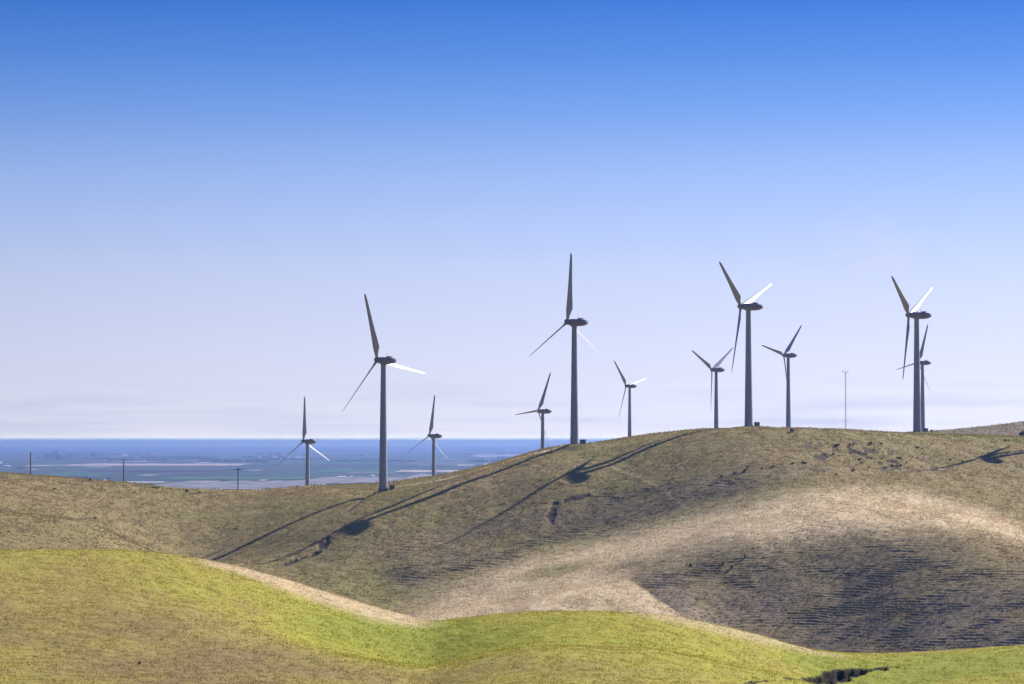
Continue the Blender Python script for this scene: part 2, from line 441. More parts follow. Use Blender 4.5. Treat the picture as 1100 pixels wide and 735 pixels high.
    z = z - .35 * broken * sstep(.1, .4, bn)
    # cattle terraces along the contours of the steep dry slopes
    t = np.maximum(bowl, 1.15 * ripple)
    t = np.maximum(t, blob(x, y, hit(1090, 552, 740, 990), 22, 14, 0, .45))
    dead = far * np.maximum(bowl,   .8 * ripple) * np.clip(.75 + .9 * med + .7 * big, 0, 1) + near * np.clip(blob(x, y, hit(70, 712, 225, 340), 44, 40, 0, .9) * (.66 + 1.7 * med + .9 * big), 0, 1)  # bowl and ripples darker; near left mound's shade is put into the colour
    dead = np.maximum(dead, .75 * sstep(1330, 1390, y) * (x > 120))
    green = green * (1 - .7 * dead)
    terr = far * np.maximum(.28, t) * (1 - .75 * st) + near * np.maximum(.3, .9 * blob(x, y, hit(60, 712, 225, 340), 34, 30, 0, .6))
    for nme, px, py, Y, yaw, ro in TURB:      # the ground is levelled round each near tower
        if Y < 1100:
            f_ = foot(px, py, Y, yaw)
            k = blob(x, y, (f_[0] + 2, f_[1]), 7, 7, 0, .5)
            z = z + k * np.clip(f_[2] + .25 - z, -.6, 1.1)
    return z, np.clip(green, 0, 1.5), np.clip(straw, 0, 1), np.clip(soil, 0, 1), np.clip(terr, 0, 1.2), np.clip(dead, 0, 1)
def terraces(x, y, z, terr):
    per = np.where(y > 450, .72, .34)
    wob = np.where(y > 450, 1.0 * fbm(x / 16, y / 9, 31, 4) + 1.6 * fbm(x / 55, y / 28, 33, 2), .7 * fbm(x / 4, y / 3, 31, 4))
    ph = (z + .06 * y) / per + wob      # the trodden lines run at a slight grade
    saw = ph - np.floor(ph)
    step = np.where(saw < .36, saw / .36, (1 - saw) / .64) - .5
    amp = np.where(y > 450, .39, .16) * np.clip(.58 + 2.0 * fbm(x / 8, y / 4.0, 41, 4), .04, 1.2)
    return step * amp * terr

uc = np.concatenate([np.linspace(-.34, -.192, 40)[:-1], np.linspace(-.192, .192, 960), np.linspace(.192, .34, 40)[1:]])
def rows(*seg):
    out = [np.arange(a, b, s) for a, b, s in seg]
    return np.concatenate(out + [[seg[-1][1]]])
def ground_sheet(name, ys, mat):
    U, Yv = np.meshgrid(uc, ys)
    X = U * (Yv + 40)
    z, gr, st, so, te, de = field(X, Yv)
    z = z + terraces(X, Yv, z, te)
    z = z + np.where(Yv < 450, .13, .24 * (Yv < 1015) + .5 * (Yv > 1380)) * fbm(X / np.where(Yv < 450, 1.3, 2.6), Yv / np.where(Yv < 450, 1.0, 1.7), 51, 3)
    nr, nc = X.shape
    idx = np.arange(nr * nc).reshape(nr, nc)
    Fa = np.stack([idx[:-1, :-1], idx[:-1, 1:], idx[1:, 1:], idx[1:, :-1]], -1).reshape(-1, 4)
    o = mesh_np(name, np.stack([X, Yv, z], -1).reshape(-1, 3), Fa, mat, smooth=True,
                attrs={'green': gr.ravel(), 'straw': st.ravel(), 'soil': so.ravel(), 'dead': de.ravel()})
    return set_tags(o, kind='structure')

# ------------------------------------------------------------------ ground materials
def attr(t, name):
    n = N(t, 'ShaderNodeAttribute'); n.attribute_name = name
    return n.outputs['Fac']
def hill_material(name, sc, cols, bump):
    m, t, b = principled(name, (0.1, 0.1, 0.05), .95, .08)
    pos = N(t, 'ShaderNodeNewGeometry').outputs['Position']
    n1 = noise(t, .9 * sc, 5, pos, .7)
    n2 = noise(t, .12 * sc, 4, pos)
    mp = N(t, 'ShaderNodeMapping'); mp.inputs['Scale'].default_value = (.8 * sc, .35 * sc, 3.0 * sc); t.links.new(pos, mp.inputs[0])
    n3 = noise(t, 1.0, 4, mp.outputs[0], .7)
    fine = ramp(t, n1, [(.32, 0.0), (.68, 1.0)])
    base = mix_rgb(t, ramp(t, n3, [(.35, 0.0), (.65, 1.0)]), cols['brown'], cols['thatch'])
    base = mix_rgb(t, math_node(t, 'MULTIPLY', fine, .22), base, cols['dark'])
    base = mix_rgb(t, math_node(t, 'MULTIPLY', attr(t, 'dead'), .8), base, mix_rgb(t, fine, cols['dead'], cols['dead_shade2']))  # darker grass tone, in part painted shade
    gfac = math_node(t, 'MULTIPLY', attr(t, 'green'), ramp(t, n2, [(.2, .55), (.75, 1.25)]), True)
    lush = math_node(t, 'MULTIPLY_ADD', attr(t, 'green'), 1.3, True); lush.node.inputs[2].default_value = -1.2
    gcol = mix_rgb(t, lush, mix_rgb(t, fine, cols['green'], cols['green2']), mix_rgb(t, fine, (.10, .13, .016), (.22, .235, .034)))
    base = mix_rgb(t, gfac, base, gcol)
    sfac = math_node(t, 'MULTIPLY', attr(t, 'straw'), ramp(t, n3, [(.2, .55), (.7, 1.0)]), True)
    base = mix_rgb(t, sfac, base, mix_rgb(t, fine, cols['straw'], cols['straw2']))
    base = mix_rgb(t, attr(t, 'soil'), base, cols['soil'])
    t.links.new(base, b.inputs['Base Color'])
    bp = N(t, 'ShaderNodeBump'); bp.inputs['Strength'].default_value = .8; bp.inputs['Distance'].default_value = bump
    t.links.new(math_node(t, 'ADD', n1, math_node(t, 'MULTIPLY', n3, .8)), bp.inputs['Height'])
    t.links.new(bp.outputs[0], b.inputs['Normal'])
    return m
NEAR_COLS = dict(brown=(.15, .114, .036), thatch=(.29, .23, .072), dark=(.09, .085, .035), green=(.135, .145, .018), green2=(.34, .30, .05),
                 straw=(.36, .27, .175), straw2=(.42, .33, .22), soil=(.010, .008, .006), dead=(.085, .06, .032), dead_shade2=(.20, .142, .075))  # soil near black: the ditch's deep shade is put into its colour
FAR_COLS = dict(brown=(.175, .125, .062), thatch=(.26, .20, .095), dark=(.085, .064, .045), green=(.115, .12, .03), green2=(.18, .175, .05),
                straw=(.44, .345, .225), straw2=(.58, .465, .315), soil=(.035, .025, .022), dead=(.068, .052, .048), dead_shade2=(.195, .150, .132))
m_near = hill_material('near_grass_ground', 5.0, NEAR_COLS, .10)
m_far = hill_material('hill_grass_ground', 1.6, FAR_COLS, .25)
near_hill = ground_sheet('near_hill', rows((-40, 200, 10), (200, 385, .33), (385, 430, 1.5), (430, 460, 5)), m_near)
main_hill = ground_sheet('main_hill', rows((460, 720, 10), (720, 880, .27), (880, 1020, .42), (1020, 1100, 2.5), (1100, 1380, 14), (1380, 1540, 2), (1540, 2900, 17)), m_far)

# the flat farmland beyond, to the horizon
PZ = -85.0
def plain_at(px, py):
    Y = -PZ * F / (py - HZ)
    return ((px - 550) / F * Y, Y, PZ)
mp_, t, b = principled('farmland', (.06, .08, .05), .95, .1)
pos = N(t, 'ShaderNodeNewGeometry').outputs['Position']
mpn = N(t, 'ShaderNodeMapping'); mpn.inputs['Scale'].default_value = (1 / 900., 1 / 1500., 0); t.links.new(pos, mpn.inputs[0])
vo = N(t, 'ShaderNodeTexVoronoi', distance='CHEBYCHEV', voronoi_dimensions='2D'); vo.inputs['Scale'].default_value = 1.0; t.links.new(mpn.outputs[0], vo.inputs['Vector'])
vs_ = N(t, 'ShaderNodeSeparateColor'); t.links.new(vo.outputs['Color'], vs_.inputs[0])
fc = ramp(t, vs_.outputs[0], [(.0, (.02, .034, .022)), (.3, (.028, .05, .03)), (.5, (.035, .032, .03)), (.7, (.022, .03, .025)), (.86, (.075, .07, .07)), (1.0, (.03, .05, .035))], 'CONSTANT')
fn = noise(t, .004, 5, pos)
fc = mix_rgb(t, ramp(t, fn, [(.35, 0.0), (.7, .6)]), fc, (.02, .026, .02))
t.links.new(fc, b.inputs['Base Color'])
PX1, PY0, PY1 = 45000.0, -3000.0, 74500.0
o = mesh_np('plain', [(-PX1, PY0, PZ), (PX1, PY0, PZ), (PX1, PY1, PZ), (-PX1, PY1, PZ)], [[0, 1, 2, 3]], mp_)
set_tags(o, kind='structure')

FIELDS = [ # px0, px1, py0, py1, colour
    ('pale_field', 77, 268, 498.2, 500.4, (.42, .34, .31)), ('pale_field', 28, 60, 499.6, 500.8, (.40, .33, .30)),
    ('green_field', 38, 112, 507.5, 512.0, (.045, .11, .06)), ('pale_field', 158, 345, 517.0, 529.0, (.20, .19, .20)),
    ('green_field', 180, 330, 512.5, 515.5, (.06, .12, .08)), ('pale_field', 330, 470, 512.8, 519.5, (.22, .205, .21)),
    ('green_field', 345, 430, 504.5, 507.5, (.05, .13, .08)), ('pale_field', 428, 492, 505.4, 507.8, (.40, .34, .32)), ('pale_field', 440, 500, 510.0, 515.0, (.24, .22, .23)),
    ('pale_field', 508, 562, 488.4, 490.6, (.34, .33, .38)), ('green_field', 300, 420, 494.0, 500.0, (.045, .09, .06)),
    ('brown_field', 110, 250, 503.0, 506.5, (.07, .06, .055)), ('brown_field', 420, 520, 485.0, 488.5, (.09, .075, .07)), ('pale_field', 150, 172, 487.2, 488.0, (.38, .33, .32)), ('brown_field', 0, 160, 489.5, 494, (.075, .07, .06))]
for i, (nm, x0, x1, y0, y1, c) in enumerate(FIELDS):
    m, t, b = principled(nm, c, .95, .05)
    pos = N(t, 'ShaderNodeNewGeometry').outputs['Position']
    mpn = N(t, 'ShaderNodeMapping'); mpn.inputs['Scale'].default_value = (.02, .008, 0); t.links.new(pos, mpn.inputs[0])
    n1 = ramp(t, noise(t, 1.0, 5, mpn.outputs[0], .7), [(.38, 0.0), (.62, 1.0)])
    t.links.new(mix_rgb(t, n1, tuple(v * .4 for v in c), c), b.inputs['Base Color'])
    Ya, Yb = plain_at(0, y1)[1], plain_at(0, y0)[1]
    Ym = (Ya + Yb) / 2
    xa, xb = (x0 - 550) / F * Ym, (x1 - 550) / F * Ym
    rr = random.Random(i)
    V = []
    n = 16
    for k in range(n + 1):
        V.append((xa + (xb - xa) * k / n, Ya + rr.uniform(-.06, .06) * (Yb - Ya), PZ + .5 + .15 * i))
    for k in range(n + 1):
        V.append((xa + (xb - xa) * k / n, Yb + rr.uniform(-.10, .10) * (Yb - Ya), PZ + .5 + .15 * i))
    o = mesh_np(nm, V, [[k, k + 1, n + 2 + k, n + 1 + k] for k in range(n)], m)
    set_tags(o, kind='structure')

rg = np.random.default_rng(17)
V, Fa, tn = [], [], []
for k in range(230):
    px, py = rg.uniform(-40, 700), 474.5 + 44 * rg.random() ** 1.4
    p = plain_at(px, py); W = 2.5 * math.exp(rg.uniform(0, 2.4)) * p[1] / F; D = rg.uniform(.2, .65) * p[1] ** 2 / (85.0 * F)
    sk = rg.uniform(-.3, .3) * W; b_ = len(V); zz = PZ + .12 + .0015 * k
    V += [(p[0] - W, p[1] - D, zz), (p[0] + W, p[1] - D + sk * .1, zz), (p[0] + W + sk, p[1] + D + sk * .1, zz), (p[0] - W + sk, p[1] + D, zz)]
    Fa.append([b_, b_ + 1, b_ + 2, b_ + 3]); tn += [rg.random()] * 4
m, t, b = principled('bare_plots', (.3, .27, .25), .95, .05)
t.links.new(ramp(t, attr(t, 'tint'), [(0.0, (.008, .014, .010)), (.5, (.028, .045, .028)), (.64, (.10, .09, .08)), (.84, (.26, .23, .22)), (1.0, (.55, .49, .48))]), b.inputs['Base Color'])
set_tags(mesh_np('field_strips', V, Fa, m, attrs={'tint': tn}), kind='structure')

# ------------------------------------------------------------------ wind turbines
def paint(name, c, dirt):
    m, t, b = principled(name, c, .32, .6)
    oc = N(t, 'ShaderNodeTexCoord').outputs['Object']
    mpn = N(t, 'ShaderNodeMapping'); mpn.inputs['Scale'].default_value = (1.6, 1.6, .12); t.links.new(oc, mpn.inputs[0])
    n1 = ramp(t, noise(t, 1.0, 5, mpn.outputs[0]), [(.4, 0.0), (.75, 1.0)])
    t.links.new(mix_rgb(t, math_node(t, 'MULTIPLY', n1, .6), c, dirt), b.inputs['Base Color'])
    return m
m_tower = paint('tower_paint', (.26, .275, .33), (.215, .225, .26))
m_nac = paint('nacelle_paint', (.22, .195, .19), (.15, .13, .125))
m_blade = paint('blade_gelcoat', (.36, .335, .335), (.30, .28, .28))
m_steel, _, _ = principled('dark_steel', (.12, .12, .125), .5, .4, .6)
m_conc, _, _ = principled('foundation_concrete', (.16, .15, .145), .9, .2)
PITCHB = math.radians(46)
TILT = math.radians(5)
def blade_mesh():
    st = [(.55, .88, .88, 1), (1.7, .86, .84, 1), (2.9, 1.25, .62, .6), (4.5, 1.78, .56, .1), (7, 1.55, .48, 0), (11, 1.22, .40, 0), (15.5, .95, .31, 0), (19.5, .76, .24, 0), (22.4, .58, .16, 0), (23.3, .38, .05, 0), (23.6, .12, .03, 0)]
    rings = []
    for r, ch, th, rd in st:
        tw = PITCHB + math.radians(7 * (1 - r / 23.5) - 2)
        cx, cy = math.cos(tw), -math.sin(tw)      # chord direction, towards the trailing edge
        nx, ny = -math.sin(tw), -math.cos(tw)
        ring = []
        for k in range(16):
            a = 2 * math.pi * k / 16
            q = .5 * (1 + math.cos(a))            # 0 leading .. 1 trailing
            s = q - (.5 * rd + .30 * (1 - rd))
            prof = math.sin(a) * (.5 * rd + (1 - rd) * .5 * (1.25 * (1 - q) ** .5 if q < .999 else 0.03) * 1.0)
            ring.append((s * ch * 1.25 * cx + prof * th * nx, s * ch * 1.25 * cy + prof * th * ny, r))
        rings.append(ring)
    return MB().rings(rings)
def superring(y, hw, z0, z1, n=20, p=3.2):
    out = []
    for k in range(n):
        a = 2 * math.pi * k / n
        c, s = math.cos(a), math.sin(a)
        out.append((hw * math.copysign(abs(c) ** (2 / p), c), y, (z0 + z1) / 2 + (z1 - z0) / 2 * math.copysign(abs(s) ** (2 / p), s)))
    return out
def make_turbine():
    root = empty('wind_turbine', (0, 0, 0))
    MB().tube((0, 0, -4.5), (0, 0, -1.3), 1.72, 1.66, 28).build('foundation', m_conc, root, True)
    rr = [(-1.298, 1.56), (-1.0, 1.56), (-.99, 1.48), (13.5, 1.24), (13.52, 1.29), (13.72, 1.29), (13.74, 1.235), (27, 1.05), (27.02, 1.10), (27.2, 1.10), (27.22, 1.045), (40.4, .86), (40.7, .98), (41.0, .98)]
    MB().rings([[(r * math.cos(2 * math.pi * k / 32), r * math.sin(2 * math.pi * k / 32), z) for k in range(32)] for z, r in rr]).build('tower', m_tower, root, True)
    nb = MB().rings([superring(y, hw, a, b_) for y, hw, a, b_ in [(1.98, .72, -.8, .8), (1.85, 1.0, -1.02, 1.0), (1.2, 1.22, -1.2, 1.15), (-.2, 1.3, -1.28, 1.2), (-2.6, 1.3, -1.25, 1.2), (-4.1, 1.22, -1.0, 1.12), (-5.0, 1.05, -.62, .95), (-5.4, .78, -.4, .72)]])
    nac = nb.build('nacelle', m_nac, root, True)
    nac.location = (0, 0, HUB_H - HUB_FWD * math.tan(TILT)); nac.rotation_euler = (TILT * .6, 0, 0)
    MB().box(-.7, .7, -3.6, -2.0, 1.17, 1.55, .12).build('roof_hatch', m_nac, nac)
    MB().tube((.25, -1.3, 1.15), (.25, -1.3, 2.5), .05, .04, 6).tube((-.1, -1.3, 2.35), (.6, -1.3, 2.35), .035, .035, 6).build('wind_sensor', m_steel, nac)
    MB().rings([superring(y, hw, a, b_, 16) for y, hw, a, b_ in [(-5.39, .55, -.2, .5), (-5.47, .5, -.15, .45)]]).build('rear_vent', m_tower, nac)
    hub = MB().rings([[(r * math.cos(2 * math.pi * k / 24), y, r * math.sin(2 * math.pi * k / 24)) for k in range(24)] for y, r in [(-.9, .62), (-.85, .86), (-.4, 1.02), (.35, 1.04), (.8, .86), (1.15, .52), (1.3, .12)]]).build('hub', m_nac, root, True)
    hub.location = (0, HUB_FWD, HUB_H); hub.rotation_euler = (TILT, 0, 0)
    b0 = blade_mesh().build('blade', m_blade, root, True)
    for k in range(2):
        b1 = b0.copy(); COL.objects.link(b1)
    return root
def children_named(root, nm): return sorted([c for c in root.children if c.name.split('.')[0] == nm], key=lambda c: c.name)
proto = make_turbine()
for o in [o for o in bpy.data.objects if o.name.startswith('blade') and o.parent is None]: o.parent = proto
def set_roll(root, roll):
    for k, bl in enumerate(children_named(root, 'blade')):
        M = Matrix.Translation((0, HUB_FWD, HUB_H)) @ Matrix.Rotation(TILT, 4, 'X') @ Matrix.Rotation(math.radians(roll) + k * 2 * math.pi / 3, 4, 'Y')
        bl.matrix_basis = M
TL = {
 'A': 'leftmost wind turbine, small and far, one blade upright, its foot hidden by the low hill',
 'B': 'tall wind turbine on the low left shoulder of the hill, upper blade leaning left',
 'C': 'small wind turbine next right of the tall one on the left shoulder',
 'D': 'small wind turbine just left of the tall middle one, one blade almost level',
 'E': 'tall wind turbine in the middle, blade straight up and reaching highest of all',
 'F': 'small wind turbine next right of the tall middle one, one pale blade pointing right',
 'G': 'small wind turbine just left of the tall hilltop one, two blades in a V',
 'H': 'tall wind turbine on the very top of the hill between two small ones',
 'I': 'small wind turbine just right of the tall hilltop one, one blade steeply up right',
 'J': 'tall wind turbine at the right end, standing in front of a smaller one',
 'K': 'small wind turbine mostly hidden behind the tower of the tall rightmost one',
 'L': 'tall wind turbine beyond the right edge, whose shadow lies on the right slope'}
first = True
FEET = {}
for n, px, py, Y, yaw, ro in TURB + [('L', 0, 0, 0, 56, -40)]:
    r = proto if first else copy_tree(proto)
    first = False
    p = foot(px, py, Y, yaw) if n != 'L' else (206, 988, zat(206, 988) - .3)
    FEET[n] = p
    print(n, 'top', p[2] + HUB_H + 23.9)
    r.location = p; r.rotation_euler = (0, 0, math.radians(yaw))
    set_roll(r, ro)
    set_tags(r, TL[n], 'wind turbine', 'three-bladed wind turbines on the grassy hills')

# transformer cabinets beside the towers
m_cab, _, _ = principled('cabinet_paint', (.07, .075, .08), .55, .3)
m_cab2, _, _ = principled('cabinet_door_paint', (.10, .105, .11), .5, .3)
def make_cabinet():
    r = empty('transformer_box', (0, 0, 0))
    MB().box(-1.15, 1.15, -1.05, 1.05, -.8, .18, .03).build('pad', m_conc, r)
    MB().box(-.95, .95, -.8, .8, .18, 1.85, .04).build('cabinet', m_cab, r)
    MB().box(-1.05, 1.05, -.92, .92, 1.852, 2.0, .03).build('lid', m_cab, r)
    for s in (-1, 1):
        d = MB().box(s * .46 - .43, s * .46 + .43, -.835, -.803, .3, 1.75, .01).build('door', m_cab2, r)
        MB().box(s * .12 - .02, s * .12 + .02, -.875, -.838, .9, 1.15).build('handle', m_steel, d)
    MB().box(.952, 1.02, -.6, .6, .5, 1.5, .02).build('cooling_fins', m_steel, r)
    return r
cab = make_cabinet()
for i, (px, Y, sc, lab) in enumerate([
        (421.2, 963, .85, 'dark transformer box at the foot of the tall turbine on the left shoulder'),
        (626, 973, .85, 'dark transformer box at the foot of the tall middle turbine'),
        (813, 989, .8, 'dark transformer box at the foot of the tall hilltop turbine'),
        (850.6, 953, .55, 'dark transformer box beside the tower of the small turbine right of the hilltop one'),
        (994.5, 1015, .66, 'larger dark transformer box at the foot of the tall turbine at the right end'),
        (1000.7, 1015, .42, 'small dark box on the grass just right of the larger transformer box')]):
    c = cab if i == 0 else copy_tree(cab)
    x = (px - 550) / F * Y
    c.location = (x, Y, float(field(np.array([x]), np.array([float(Y)]))[0][0]) + .1); c.scale = (sc,) * 3; c.rotation_euler = (0, 0, math.radians(20 + 7 * i))
    set_tags(c, lab, 'transformer box', 'dark boxes beside the turbine towers')

# utility poles beyond the left crest
m_wood, t, b = principled('pole_wood', (.11, .08, .065), .9, .1)
t.links.new(mix_rgb(t, noise(t, 3.0, 4), (.08, .055, .045), (.15, .115, .09)), b.inputs['Base Color'])
m_glass, _, _ = principled('insulator_glaze', (.25, .24, .22), .3, .5)
def make_pole():
    r = empty('utility_pole', (0, 0, 0))
    MB().tube((0, 0, -6), (0, 0, 12.2), .27, .2, 10).build('pole', m_wood, r, True)
    ca = MB().box(-1.5, 1.5, -.32, -.2, 11.4, 11.62, .02).build('crossarm', m_wood, r)
    for x in (-1.35, -.6, .6, 1.35):
        MB().tube((x, -.26, 11.622), (x, -.26, 11.84), .07, .05, 8).build('insulator', m_glass, ca, True)
    MB().tube((-.75, -.26, 11.4), (0, -.24, 10.7), .04, .04, 6).tube((.75, -.26, 11.4), (0, -.24, 10.7), .04, .04, 6).build('brace', m_steel, r)
    return r
pole = make_pole()
for i, (px, pyt, Y, rz, lab) in enumerate([(33.3, 486, 1100, 75, 'brown wooden utility pole standing highest on the left skyline, nearest the left edge'),
                                  (133.3, 493.5, 1120, 70, 'brown wooden utility pole rising behind the left skyline, between the two other poles'),
                                  (256, 502.8, 1090, 12, 'wooden utility pole with its crossarm seen broadside, nearest the leftmost turbine')]):
    r = pole if i == 0 else copy_tree(pole)
    p = at(px, pyt, Y)
    r.location = (p[0], p[1], p[2] - 12.1); r.rotation_euler = (0, 0, math.radians(rz))
    set_tags(r, lab, 'utility pole', 'wooden poles behind the left skyline')

# weather mast on the hilltop
m_galv, _, _ = principled('galvanised_steel', (.62, .62, .66), .5, .4, .2)
mx, my = (908.3 - 550) / F * 1012, 1012
mz = zat(mx, my)
mast = empty('weather_mast', (mx, my, mz - .2), 0, label='thin pale lattice weather mast with a short side arm, alone on the hilltop skyline', cat='mast')
H = (461 - 391) / F * 1012
mb = MB()
L3 = [(.22 * math.cos(a), .22 * math.sin(a)) for a in (.3, .3 + 2 * math.pi / 3, .3 + 4 * math.pi / 3)]
for x, y in L3: mb.tube((x, y, -.5), (x, y, H), .045, .04, 6)
z = 0
while z < H - .5:
    for k in range(3):
        a, b_ = L3[k], L3[(k + 1) % 3]
        mb.tube((a[0], a[1], z), (b_[0], b_[1], z + .5), .022, .022, 4)
    z += .5
mb.build('lattice', m_galv, mast)
MB().tube((-1.35, 0, 5.6), (1.35, 0, 5.75), .05, .05, 6).build('side_arm', m_galv, mast)
MB().tube((-.9, 0, H - .6), (.9, 0, H - .5), .04, .04, 6).tube((0, 0, H), (0, 0, H + 1.1), .05, .04, 6).build('top_arm', m_galv, mast)
for x in (-.9, .85):
    MB().tube((x, 0, H - .6), (x, 0, H + .1), .05, .05, 6).tube((x - .22, 0, H + .1), (x + .22, 0, H + .1), .07, .07, 8).build('wind_sensor', m_steel, mast)

# ------------------------------------------------------------------ low dark shrubs
def leaf_clump(rng, n, rx, ry, rz, leaf, flat=.0, lumps=5):
    """leaf-sized faces through a lumpy volume standing on z = 0"""
    cs = [(rng.normal(0, .45) * rx, rng.normal(0, .45) * ry, rng.uniform(.25, .75) * rz, rng.uniform(.35, .6)) for _ in range(lumps)]
    V, Fc = [], []
    for i in range(n):
        c = cs[rng.integers(lumps)]
        d = rng.normal(0, 1, 3); d /= np.linalg.norm(d)
        rad = rng.uniform(.45, 1) ** .5
        p = np.array([c[0] + d[0] * rad * c[3] * rx, c[1] + d[1] * rad * c[3] * ry, max(.02 * rz, c[2] + d[2] * rad * c[3] * rz)])
        u = rng.normal(0, 1, 3); u /= np.linalg.norm(u)
        v = np.cross(u, rng.normal(0, 1, 3)); v /= np.linalg.norm(v)
        s = leaf * rng.uniform(.6, 1.3)
        k = len(V)
        V += [p - u * s, p + v * s * .5, p + u * s, p - v * s * .5]
        Fc.append([k, k + 1, k + 2, k + 3])
    return V, Fc
m_shrub, t, b = principled('shrub_leaf', (.02, .02, .016), .9, .1)
oi = N(t, 'ShaderNodeTexCoord').outputs['Object']
t.links.new(mix_rgb(t, noise(t, 2.5, 3, oi), (.012, .013, .010), (.035, .032, .022)), b.inputs['Base Color'])
m_twig, _, _ = principled('shrub_twig', (.04, .03, .025), .9, .1)
RNG = np.random.default_rng(7)
SHR = []
for v in range(6):
    V, Fc = leaf_clump(RNG, 260, .85, .6, .62, .13)
    SHR.append((V, Fc))
shrub_meshes = []
def shrub(loc, sc, var, rz, label, group):
    if len(shrub_meshes) <= var:
        o = mesh_np('shrub', SHR[var][0], SHR[var][1], m_shrub)
        shrub_meshes.append(o.data)
    else:
        o = bpy.data.objects.new('shrub', shrub_meshes[var]); COL.objects.link(o)
    o.location = loc; o.scale = sc; o.rotation_euler = (0, 0, rz)
    set_tags(o, label, 'shrub', group)
    return o
cnt = 0
SK = 'dark bushes on the left skyline'
BW = 'dark bushes near the shaded bowl'
def put_shrub(px, py, wpx, hpx, y0, y1, label, group):
    global cnt
    if group in (SK, BW): wpx, hpx = wpx * 1.3, hpx * 1.35
    p = hit(px, py, y0, y1)
    s = p[1] / F
    shrub((p[0], p[1], p[2] - .05), (wpx * s / 2.2, wpx * s / 2.2, hpx * s / .92), cnt % 6, RNG.uniform(0, 6.28), label, group)
    cnt += 1
put_shrub(97, 515.4, 4.2, 3.2, 900, 1006, 'small round dark bush on the left skyline, between two hazy trees of the plain', SK)
put_shrub(164.6, 520.9, 4.0, 2.2, 900, 1006, 'low dark bush on the left skyline, left one of a touching pair', SK)
put_shrub(169.8, 521.6, 4.8, 2.0, 900, 1006, 'low dark bush on the left skyline, right one of a touching pair', SK)
put_shrub(175, 522.4, 2.4, 1.2, 900, 1006, 'tiny dark bush on the left skyline, just right of a touching pair', SK)
put_shrub(200.4, 524.8, 5.0, 3.6, 900, 1006, 'largest dark bush on the left skyline, in front of the pale fields', SK)
put_shrub(214.4, 527.4, 3.2, 2.0, 900, 1006, 'small dark bush on the left skyline, nearest the pole with the broadside crossarm', SK)
for px, py, lab in [(741, 609, 'small dark bush on the brown slope, leftmost of four near the shaded bowl'), (775.3, 606.8, 'small dark bush on the brown slope, second from left of four near the shaded bowl'),
                    (785.3, 611.5, 'small dark bush on the brown slope, lowest of four near the shaded bowl'), (799.8, 599.8, 'small dark bush on the brown slope, uppermost and rightmost of four near the shaded bowl')]:
    put_shrub(px, py, 3.6, 4.2, 780, 920, lab, BW)
put_shrub(603.5, 520.2, 3.2, 2.0, 900, 985, 'small dark bush below the middle turbine shadow, right one of two', 'two dark bushes below the turbine shadow')
put_shrub(598.5, 523.7, 2.6, 1.6, 900, 985, 'small dark bush below the middle turbine shadow, left one of two', 'two dark bushes below the turbine shadow')
put_shrub(1079, 474.2, 5.0, 3.4, 930, 1020, 'dark bush on the grass near the right edge, left one of a touching pair', 'pair of dark bushes near the right edge')
put_shrub(1083.5, 474.0, 4.2, 2.6, 930, 1020, 'dark bush on the grass near the right edge, right one of a touching pair', 'pair of dark bushes near the right edge')
HT = 'low dark shrubs scattered over the upper hillside'
for px, py, wp, hp in [(900.5, 479, 7, 3), (912.5, 478.4, 6, 3), (917, 477.6, 4, 2.4), (934.3, 477.5, 8, 4), (946, 477.4, 5, 3), (894.5, 488.4, 6, 2.2), (864.5, 498.3, 9, 3.4), (851, 498.6, 5, 2.4),
                       (924, 494.8, 7, 3), (926, 497, 5, 2), (933, 502, 4, 2), (950.5, 503, 5, 2.6), (958.5, 501.3, 6, 3.4), (964, 500, 4, 3), (967.5, 501, 5, 3), (953.5, 495.6, 3.4, 2.4), (946, 493.6, 3, 1.6), (966, 493.6, 8, 3.6),
                       (917, 506.5, 6, 3), (898, 510, 6, 2.2), (831, 501.5, 6, 2.6), (818, 503.5, 5, 2.2), (800, 507, 9, 3.6), (790, 509, 6, 3), (803, 502.5, 5, 2.4), (775, 512.5, 6, 2.4), (985, 481.2, 7, 2.2), (990, 482.2, 6, 1.8),
                       (1007, 486.7, 3, 1.4), (1021, 495.2, 6, 2.2), (1034, 496.4, 4, 2.2), (985, 492.5, 4, 2.4), (992, 494, 3, 2), (980, 491.5, 4, 2), (1043, 496, 5, 1.6), (885, 497.2, 4, 1.6), (974, 497, 4, 2)]:
    put_shrub(px, py, wp, hp, 900, 1020, 'low dark shrub among the scatter over the upper hillside below the turbines', HT)
LF = 'low dark tufts on the left hillside'
for px, py, wp, hp in [(59, 525.3, 7, 1.8), (103, 557.3, 8, 2.2), (10, 571.6, 8, 2.4), (20, 570.4, 5, 2), (255, 568.4, 6, 2.2), (95, 553, 4, 1.4)]:
    put_shrub(px, py, wp, hp, 850, 1000, 'low dark tuft of growth on the grassy left hillside', LF)
put_shrub(1099, 469, 17, 8, 1300, 1500, 'large dark bush at the right edge, in front of the far hill', None)
put_shrub(152, 712.5, 9, 3.4, 225, 300, 'small dark green weed on the near left mound', None)

